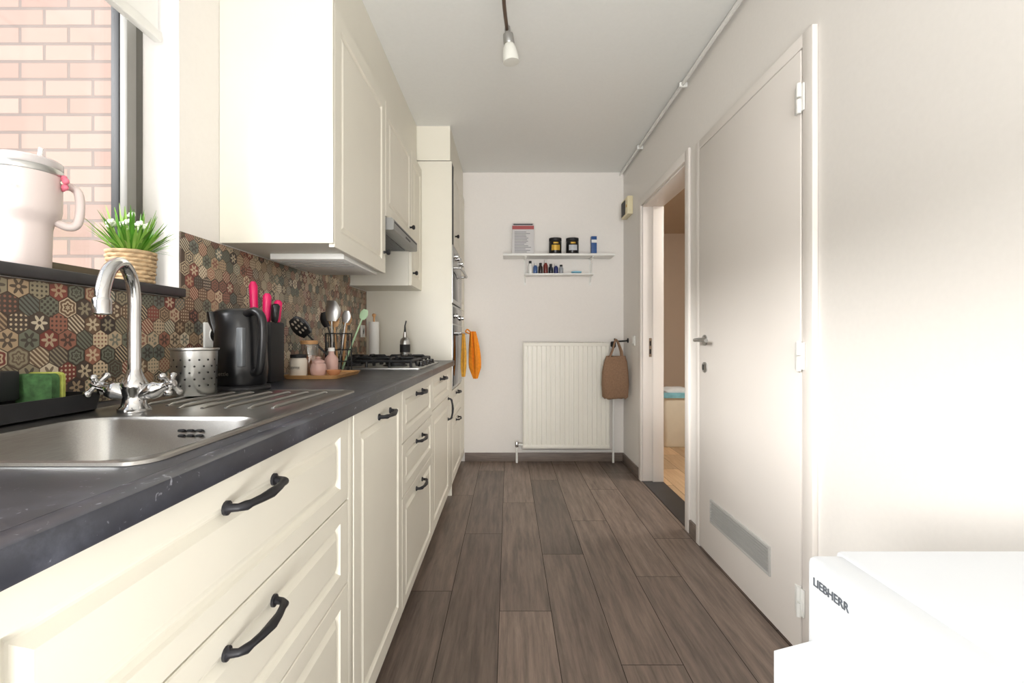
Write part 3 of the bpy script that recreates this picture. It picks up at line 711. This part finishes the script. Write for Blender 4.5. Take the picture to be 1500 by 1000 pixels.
for k in range(190):
    a = random.uniform(0,2*math.pi); tl = random.uniform(.1,1.4)
    d = (math.cos(a)*tl, math.sin(a)*tl, 1)
    if d[0] < 0 : d = (d[0]*.4, d[1], 1)
    L = random.uniform(.09,.150)*(1 if d[1] < .2 else .88)
    blade(bmL[k % 2], (cx+.02*math.cos(a),cy+.02*math.sin(a),zs_+.068), d, L, random.uniform(.0025,.0045), random.uniform(.0,.045)*tl)
from_bm('leaves', bmL[0], LEAF, E); from_bm('leaves_light', bmL[1], LEAF2, E)
bm = bmesh.new()
for k in range(14):
    a = random.uniform(-2.6,.9); tl = random.uniform(.2,1.0)
    q = Vector((cx,cy,zs_+.07))+Vector((math.cos(a)*tl*(.4 if math.cos(a) < 0 else .8), math.sin(a)*tl, 1)).normalized()*random.uniform(.075,.11)
    for j in range(5):
        b2 = 2*math.pi*j/5; m4 = Matrix.Translation(q+Vector((math.cos(b2)*.006, math.sin(b2)*.005, math.sin(b2)*.005))) @ Matrix.Diagonal((.005,.004,.005,1))
        bmesh.ops.create_icosphere(bm, subdivisions=1, radius=1, matrix=m4)
from_bm('flowers', bm, PETAL, E, 60)

# ------------------------------------------------------------------ BACK WALL THINGS
E = grp('radiator', (.49,3.95,.6)); rx0,rx1,rz0,rz1 = .125,.855,.135,1.03; ryf = 3.93
bm = bmesh.new()
prof = []; n = 18; pitch = (rx1-rx0-.03)/n
prof.append((rx0,ryf+.01)); prof.append((rx0+.006,ryf+.002)); 
for i in range(n):
    x = rx0+.015+i*pitch
    prof += [(x+.003,ryf+.000),(x+pitch*.34,ryf-.0),(x+pitch*.42,ryf+.009),(x+pitch*.58,ryf+.009),(x+pitch*.66,ryf),(x+pitch-.003,ryf)]
prof += [(rx1-.006,ryf+.002),(rx1,ryf+.01),(rx1,ryf+.022),(rx0,ryf+.022)]
loft_bm(bm, [[Vector((x,y,z)) for x,y in prof] for z in (rz0+.03,rz1-.03)])
addbox(bm, (rx0,rx1,ryf-.001,ryf+.02,rz0,rz0+.032), .006); addbox(bm, (rx0,rx1,ryf-.001,ryf+.02,rz1-.032,rz1), .006)
addbox(bm, (rx0+.01,rx1-.01,ryf+.022,ryf+.08,rz0+.05,rz1-.03), .003)
from_bm('panel', bm, RADM, E, 30)
boxes('side_covers', [(rx0-.003,rx0+.004,ryf+.012,ryf+.085,rz0+.01,rz1+.003),(rx1-.004,rx1+.003,ryf+.012,ryf+.085,rz0+.01,rz1+.003)], RADM, E, .001)
boxes('top_grille', [(rx0+.004+i*.0242,rx0+.018+i*.0242,ryf+.015,ryf+.085,rz1-.004,rz1+.003) for i in range(30)], RADM, E)
boxes('brackets', [(x,x+.03,ryf+.08,YB-.001,z,z+.05) for x in (.25,.7) for z in (.25,.85)], RADM, E)
tube('left_pipe', [(.07,3.97,.005),(.07,3.97,.14),(.07,3.97,.155),(.09,3.97,.16),(.13,3.97,.16)], .009, WHITE, E)
lathe('lockshield', (.07,3.97,.14), [(.014,0),(.016,.01),(.016,.03),(.012,.045),(.001,.047)], CHROME, E)
tube('right_pipe', [(.895,3.97,.005),(.895,3.97,.95),(.893,3.97,.985),(.88,3.97,.99),(.856,3.97,.99)], .009, WHITE, E)
tube('bottom_pipe', [(.09,3.97,.16),(.12,4.0,.10),(.895,4.0,.10)], .008, WHITE, E)
lathe('thermostat', (.895,3.97,.985), [(.013,0),(.016,.005),(.022,.012),(.023,.045),(.018,.055),(.001,.057)], BLACKM, E)
# tote bag
E = grp('tote_bag', (.88,3.80,.8)); rg = []
for t,wx,wy,sh in ((0,.085,.02,-.0),(.02,.105,.034,0),(.12,.110,.05,0),(.22,.106,.05,0),(.30,.094,.036,.004),(.345,.080,.018,.006)):
    c = Vector((.872+sh,3.80,.575+t)); rg.append([c+Vector((math.copysign(abs(math.cos(a))**.45,math.cos(a))*wx, math.copysign(abs(math.sin(a))**.7,math.sin(a))*wy*(1+.15*math.sin(3*a+t*20)), .006*math.sin(4*a))) for a in [2*math.pi*k/36 for k in range(36)]])
loft('bag_body', rg, BAGM, E, smooth=60)
tube('strap', smoothpath([(.825,3.785,.91),(.85,3.79,.97),(.889,3.845,1.058),(.925,3.80,.97),(.930,3.785,.91)]), .0075, BAGM, E, 8)
tube('strap_rear', smoothpath([(.83,3.82,.91),(.86,3.83,.98),(.893,3.86,1.055),(.92,3.83,.97),(.925,3.82,.91)]), .0075, BAGM, E, 8)
Hk = grp('coat_hook', (.9,3.9,1.05))
tube('peg', smoothpath([(.9995,3.88,1.05),(.96,3.875,1.045),(.90,3.865,1.045),(.88,3.862,1.065)]), [.007]*25, BLACKM, Hk)
lathe('rosette', (.9995,3.88,1.05), [(.02,0),(.02,-.005),(.008,-.01)], BLACKM, Hk, 'X')
# shelf
E = grp('wall_shelf', (.42,3.95,1.7)); ys0 = 3.86
box('upper_board', (-.045,.885,ys0,YB-.0005,1.757,1.775), WHITE, E, .002)
box('lower_board', (.135,.72,ys0+.06,YB-.0005,1.605,1.618), WHITE, E, .002)
for x in (.135,.70):
    bm = bmesh.new()
    addbox(bm, (x,x+.016,YB-.008,YB-.0005,1.53,1.756)); 
    tube_bm(bm, smoothpath([(x+.008,YB-.006,1.55),(x+.008,YB-.06,1.60),(x+.008,ys0+.075,1.70),(x+.008,ys0+.03,1.75)]), .004, 8)
    addbox(bm, (x,x+.016,ys0+.02,YB-.008,1.748,1.7565))
    from_bm('bracket', bm, WHITE, E)
zz = 1.7755
B = grp('cardboard_packet', (.12,3.93,1.88)); box('box', (.03,.215,3.93,3.99,zz,zz+.265), mat('packet_grey',(206,204,204),.6), B, .002)
box('printed_band', (.031,.214,3.9285,3.9302,zz+.215,zz+.245), mat('packet_red',(170,80,80),.6), B)
boxes('printed_text', [(.05,.05+random.uniform(.08,.145),3.9285,3.9302,zz+.02+i*.013,zz+.026+i*.013) for i in range(14)], mat('packet_text',(140,140,144),.6), B)
box('printed_header', (.04,.205,3.9285,3.9302,zz+.25,zz+.262), mat('packet_dark',(60,60,66),.6), B)
GOLD = mat('label_gold',(200,160,60),.4,.3)
for i,x in enumerate((.395,.54)):
    B = grp('supplement_tub', (x,3.93,1.83)); lathe('tub', (x,3.93,zz), [(.050,0),(.053,.004),(.053,.105),(.049,.11)], BLACK, B)
    lathe('lid', (x,3.93,zz+.1102), [(.051,0),(.053,.003),(.053,.026),(.001,.028)], BLACKM, B)
    bm = bmesh.new()
    loft_bm(bm, [[Vector((x+.0536*math.sin(a)*1, 3.93-.0536*math.cos(a), zz+h)) for a in [-.7+i_*.14 for i_ in range(11)]] for h in (.03,.075)], cap=False, closed=False)
    from_bm('label', bm, GOLD if i == 0 else mat('label_white',(190,194,200),.4), B, 60)
    loft_bm(bm := bmesh.new(), [[Vector((x+.0536*math.sin(a)*1, 3.93-.0536*math.cos(a), zz+h)) for a in [-.4+i_*.08 for i_ in range(11)]] for h in (.085,.098)], cap=False, closed=False)
    from_bm('label_stripe', bm, GOLD, B, 60)
B = grp('blue_carton', (.725,3.93,1.85)); box('box', (.70,.745,3.92,3.96,zz,zz+.155), mat('carton_blue',(36,80,140),.5), B, .002); box('band', (.7005,.7445,3.9185,3.9202,zz+.1,zz+.125), WHITE, B)
zz = 1.6185
cols = [(230,230,226),(60,90,140),(40,30,30),(110,40,34),(30,34,44),(36,44,100),(150,154,160)]
for i,c in enumerate(cols):
    x = .185+i*.044; h = (.085,.07,.072,.09,.065,.066,.06)[i]*1.15
    B = grp('spice_bottle', (x,3.97,1.65)); lathe('bottle', (x,3.97,zz), [(.017,0),(.019,.003),(.019,h*.7),(.011,h*.85),(.010,h*.9)], mat('bottle_%d'%i,c,.3), B, seg=18)
    lathe('cap', (x,3.97,zz+h*.9), [(.012,0),(.012,h*.22),(.001,h*.24)], mat('cap_%d'%i,(220,220,216) if i % 2 else (26,26,28),.4), B, seg=18)
B = grp('small_blue_dish', (.58,3.97,1.63)); lathe('dish', (.58,3.97,zz), [(.02,0),(.042,.008),(.045,.018),(.043,.018),(.03,.008),(.001,.006)], mat('dish_blue',(130,190,215),.3), B)
# intercom + switch on right wall
E = grp('door_chime', (.985,3.83,2.14)); box('housing', (.955,.9995,3.73,3.93,2.07,2.215), mat('aged_plastic',(226,216,180),.5), E, .004); box('speaker', (.952,.9555,3.80,3.92,2.085,2.20), BLACKM, E, .001)
lathe('button', (.9555,3.76,2.14), [(.012,0),(.012,-.004),(.001,-.005)], mat('gold_button',(190,150,50),.4), E, 'X', 16)
E = grp('light_switch', (.995,3.70,1.05)); box('plate', (.990,.9995,3.655,3.735,1.01,1.09), WHITE, E, .002); box('rocker', (.986,.990,3.672,3.718,1.025,1.075), WHITE, E, .0015)
# ceiling spotlight
E = grp('ceiling_spotlight', (-.01,1.9,2.45)); BR = mat('bronze_bar',(110,92,80),.35,.7)
box('canopy', (-.05,.03,1.62,1.78,HC-.02,HC), STEEL2, E, .006)
tube('track_bar', smoothpath([(-.03,1.45,2.455),(-.015,1.7,2.47),(-.02,1.9,2.46),(-.005,2.12,2.46)]), .008, BR, E)
tube('stem', [(-.012,1.7,2.47),(-.012,1.7,2.492)], .007, STEEL2, E)
for (x,y,z,dx,dy,dz_) in ((-.005,2.10,2.465,.12,.05,-1),(-.03,1.47,2.45,.25,-.3,-1)):
    p = Vector((x,y,z)); d = Vector((dx,dy,dz_)).normalized()
    tube('spot_joint', [p+Vector((0,0,.012)), p, p+d*.03], [.012,.013,.012], STEEL2, E, 14)
    tube('spot_socket', [p+d*.018,p+d*.022,p+d*.060,p+d*.065], [.016,.023,.025,.023], STEEL2, E, 18)
    tube('glass_shade', [p+d*.065,p+d*.08,p+d*.11,p+d*.145,p+d*.146], [.021,.029,.035,.038,.030], mat('frosted_glass',(226,226,218),.3), E, 18)

# ------------------------------------------------------------------ FRIDGE
E = grp('refrigerator', (.64,.15,.42)); qx,qy0,qy1,qz = .297,-.13,.465,.858
WF = mat('fridge_white',(208,211,214),.3,var=.005)
box('cabinet', (qx+.055,XR-.03,qy0,qy1,.03,qz-.026), WF, E, .004)
box('worktop', (qx+.03,XR-.02,qy0-.004,qy1+.002,qz-.025,qz), WF, E, .006)
box('door', (qx,qx+.05,qy0,qy1,.10,qz-.003), WF, E, .008)
box('kickplate', (qx+.06,qx+.07,qy0+.01,qy1-.01,0,.09), GREYV, E)
boxes('feet', [(x,x+.04,y,y+.04,0,.03) for x in (qx+.08,.9) for y in (qy0+.02,qy1-.06)], BLACKM, E)
bm = bmesh.new()
hy = qy1-.028
loft_bm(bm, [[Vector((qx-(.0 if k in (0,5) else .038),hy-.016,z)),Vector((qx+.001,hy-.016,z)),Vector((qx+.001,hy+.016,z)),Vector((qx-(.0 if k in (0,5) else .038),hy+.016,z))] for k,z in enumerate((.775,.765,.74,.5,.47,.46))])
from_bm('handle', bm, WF, E)
text('label','LIEBHERR',.0112,(qx-.0006,.452,qz-.028),(math.pi/2,0,-math.pi/2),mat('label_grey',(70,74,80),.6),E,.0004)

# ------------------------------------------------------------------ BIN IN HALL
E = grp('waste_bin', (1.7,4.7,.3))
loft('bin_body', [rr(1.53,1.83,4.55,4.82,.04,.001),rr(1.52,1.84,4.54,4.83,.04,.02),rr(1.49,1.87,4.50,4.86,.05,.50),rr(1.48,1.88,4.49,4.87,.05,.505),rr(1.48,1.88,4.49,4.87,.05,.53),rr(1.50,1.86,4.51,4.85,.04,.53),rr(1.51,1.85,4.52,4.84,.04,.45)], BINM, E)
loft('bin_liner', [rr(1.474,1.886,4.484,4.876,.05,.49),rr(1.472,1.888,4.482,4.878,.05,.51),rr(1.474,1.886,4.484,4.876,.05,.536),rr(1.50,1.86,4.51,4.85,.04,.54),rr(1.52,1.84,4.53,4.83,.04,.44)], TEAL, E, cap=False)
loft('rubbish', [rr(1.53,1.83,4.54,4.82,.04,.46),rr(1.54,1.82,4.55,4.81,.04,.55),rr(1.60,1.76,4.6,4.76,.03,.575)], mat('white_bag',(225,230,232),.5,bump=1,scale=20), E)

# ------------------------------------------------------------------ LIGHTS
W = bpy.data.worlds.new('sky'); S.world = W; W.use_nodes = True
W.node_tree.nodes['Background'].inputs[0].default_value = (.92,.95,1,1); W.node_tree.nodes['Background'].inputs[1].default_value = 1.1
def area(name, loc, dirv, sx, sy, P, col=(1,1,1)):
    l = bpy.data.lights.new(name, 'AREA'); l.shape = 'RECTANGLE'; l.size = sx; l.size_y = sy; l.energy = P; l.color = col
    o = bpy.data.objects.new(name, l); o.location = loc; o.rotation_euler = Vector(dirv).to_track_quat('-Z','Y').to_euler(); S.collection.objects.link(o); return o
l = bpy.data.lights.new('sun','SUN'); l.energy = 2.4; l.angle = math.radians(9); l.color = (1,.98,.95)
so = bpy.data.objects.new('sun', l); so.rotation_euler = Vector((1,1.08,-.37)).to_track_quat('-Z','Y').to_euler(); so.location = (-4,-3,4); S.collection.objects.link(so)
area('skylight_side', (-4.3,-1.9,3.85), (5.3,3.0,-3.2), 4.0, 2.0, 360, (.98,.99,1))
area('skylight_rear', (.02,YR-.25,1.2), (0,1,.03), 1.7, 2.2, 165, (1,.99,.975))
area('ceiling_fill', (0,-.8,.4), (0,.6,1), .5, .5, 36, (1,.99,.975))  # unseen fill lamp behind the camera, added to brighten the ceiling
area('hall_fill', (2.2,3.0,2.45), (0,.3,-1), .6,.6, 42, (1,.94,.86))  # fill lamp added out of view to light the hall and bin

# ------------------------------------------------------------------ CAMERA
cd = bpy.data.cameras.new('camera'); cd.sensor_width = 36; cd.lens = F/1500*36; cd.shift_x = 5/1500; cd.shift_y = -5/1500; cd.clip_start = .02
co = bpy.data.objects.new('camera', cd); co.location = (0,0,H); co.rotation_euler = (math.pi/2,0,0); S.collection.objects.link(co); S.camera = co
S.view_settings.view_transform = 'Standard'
S.view_settings.exposure = 0.2
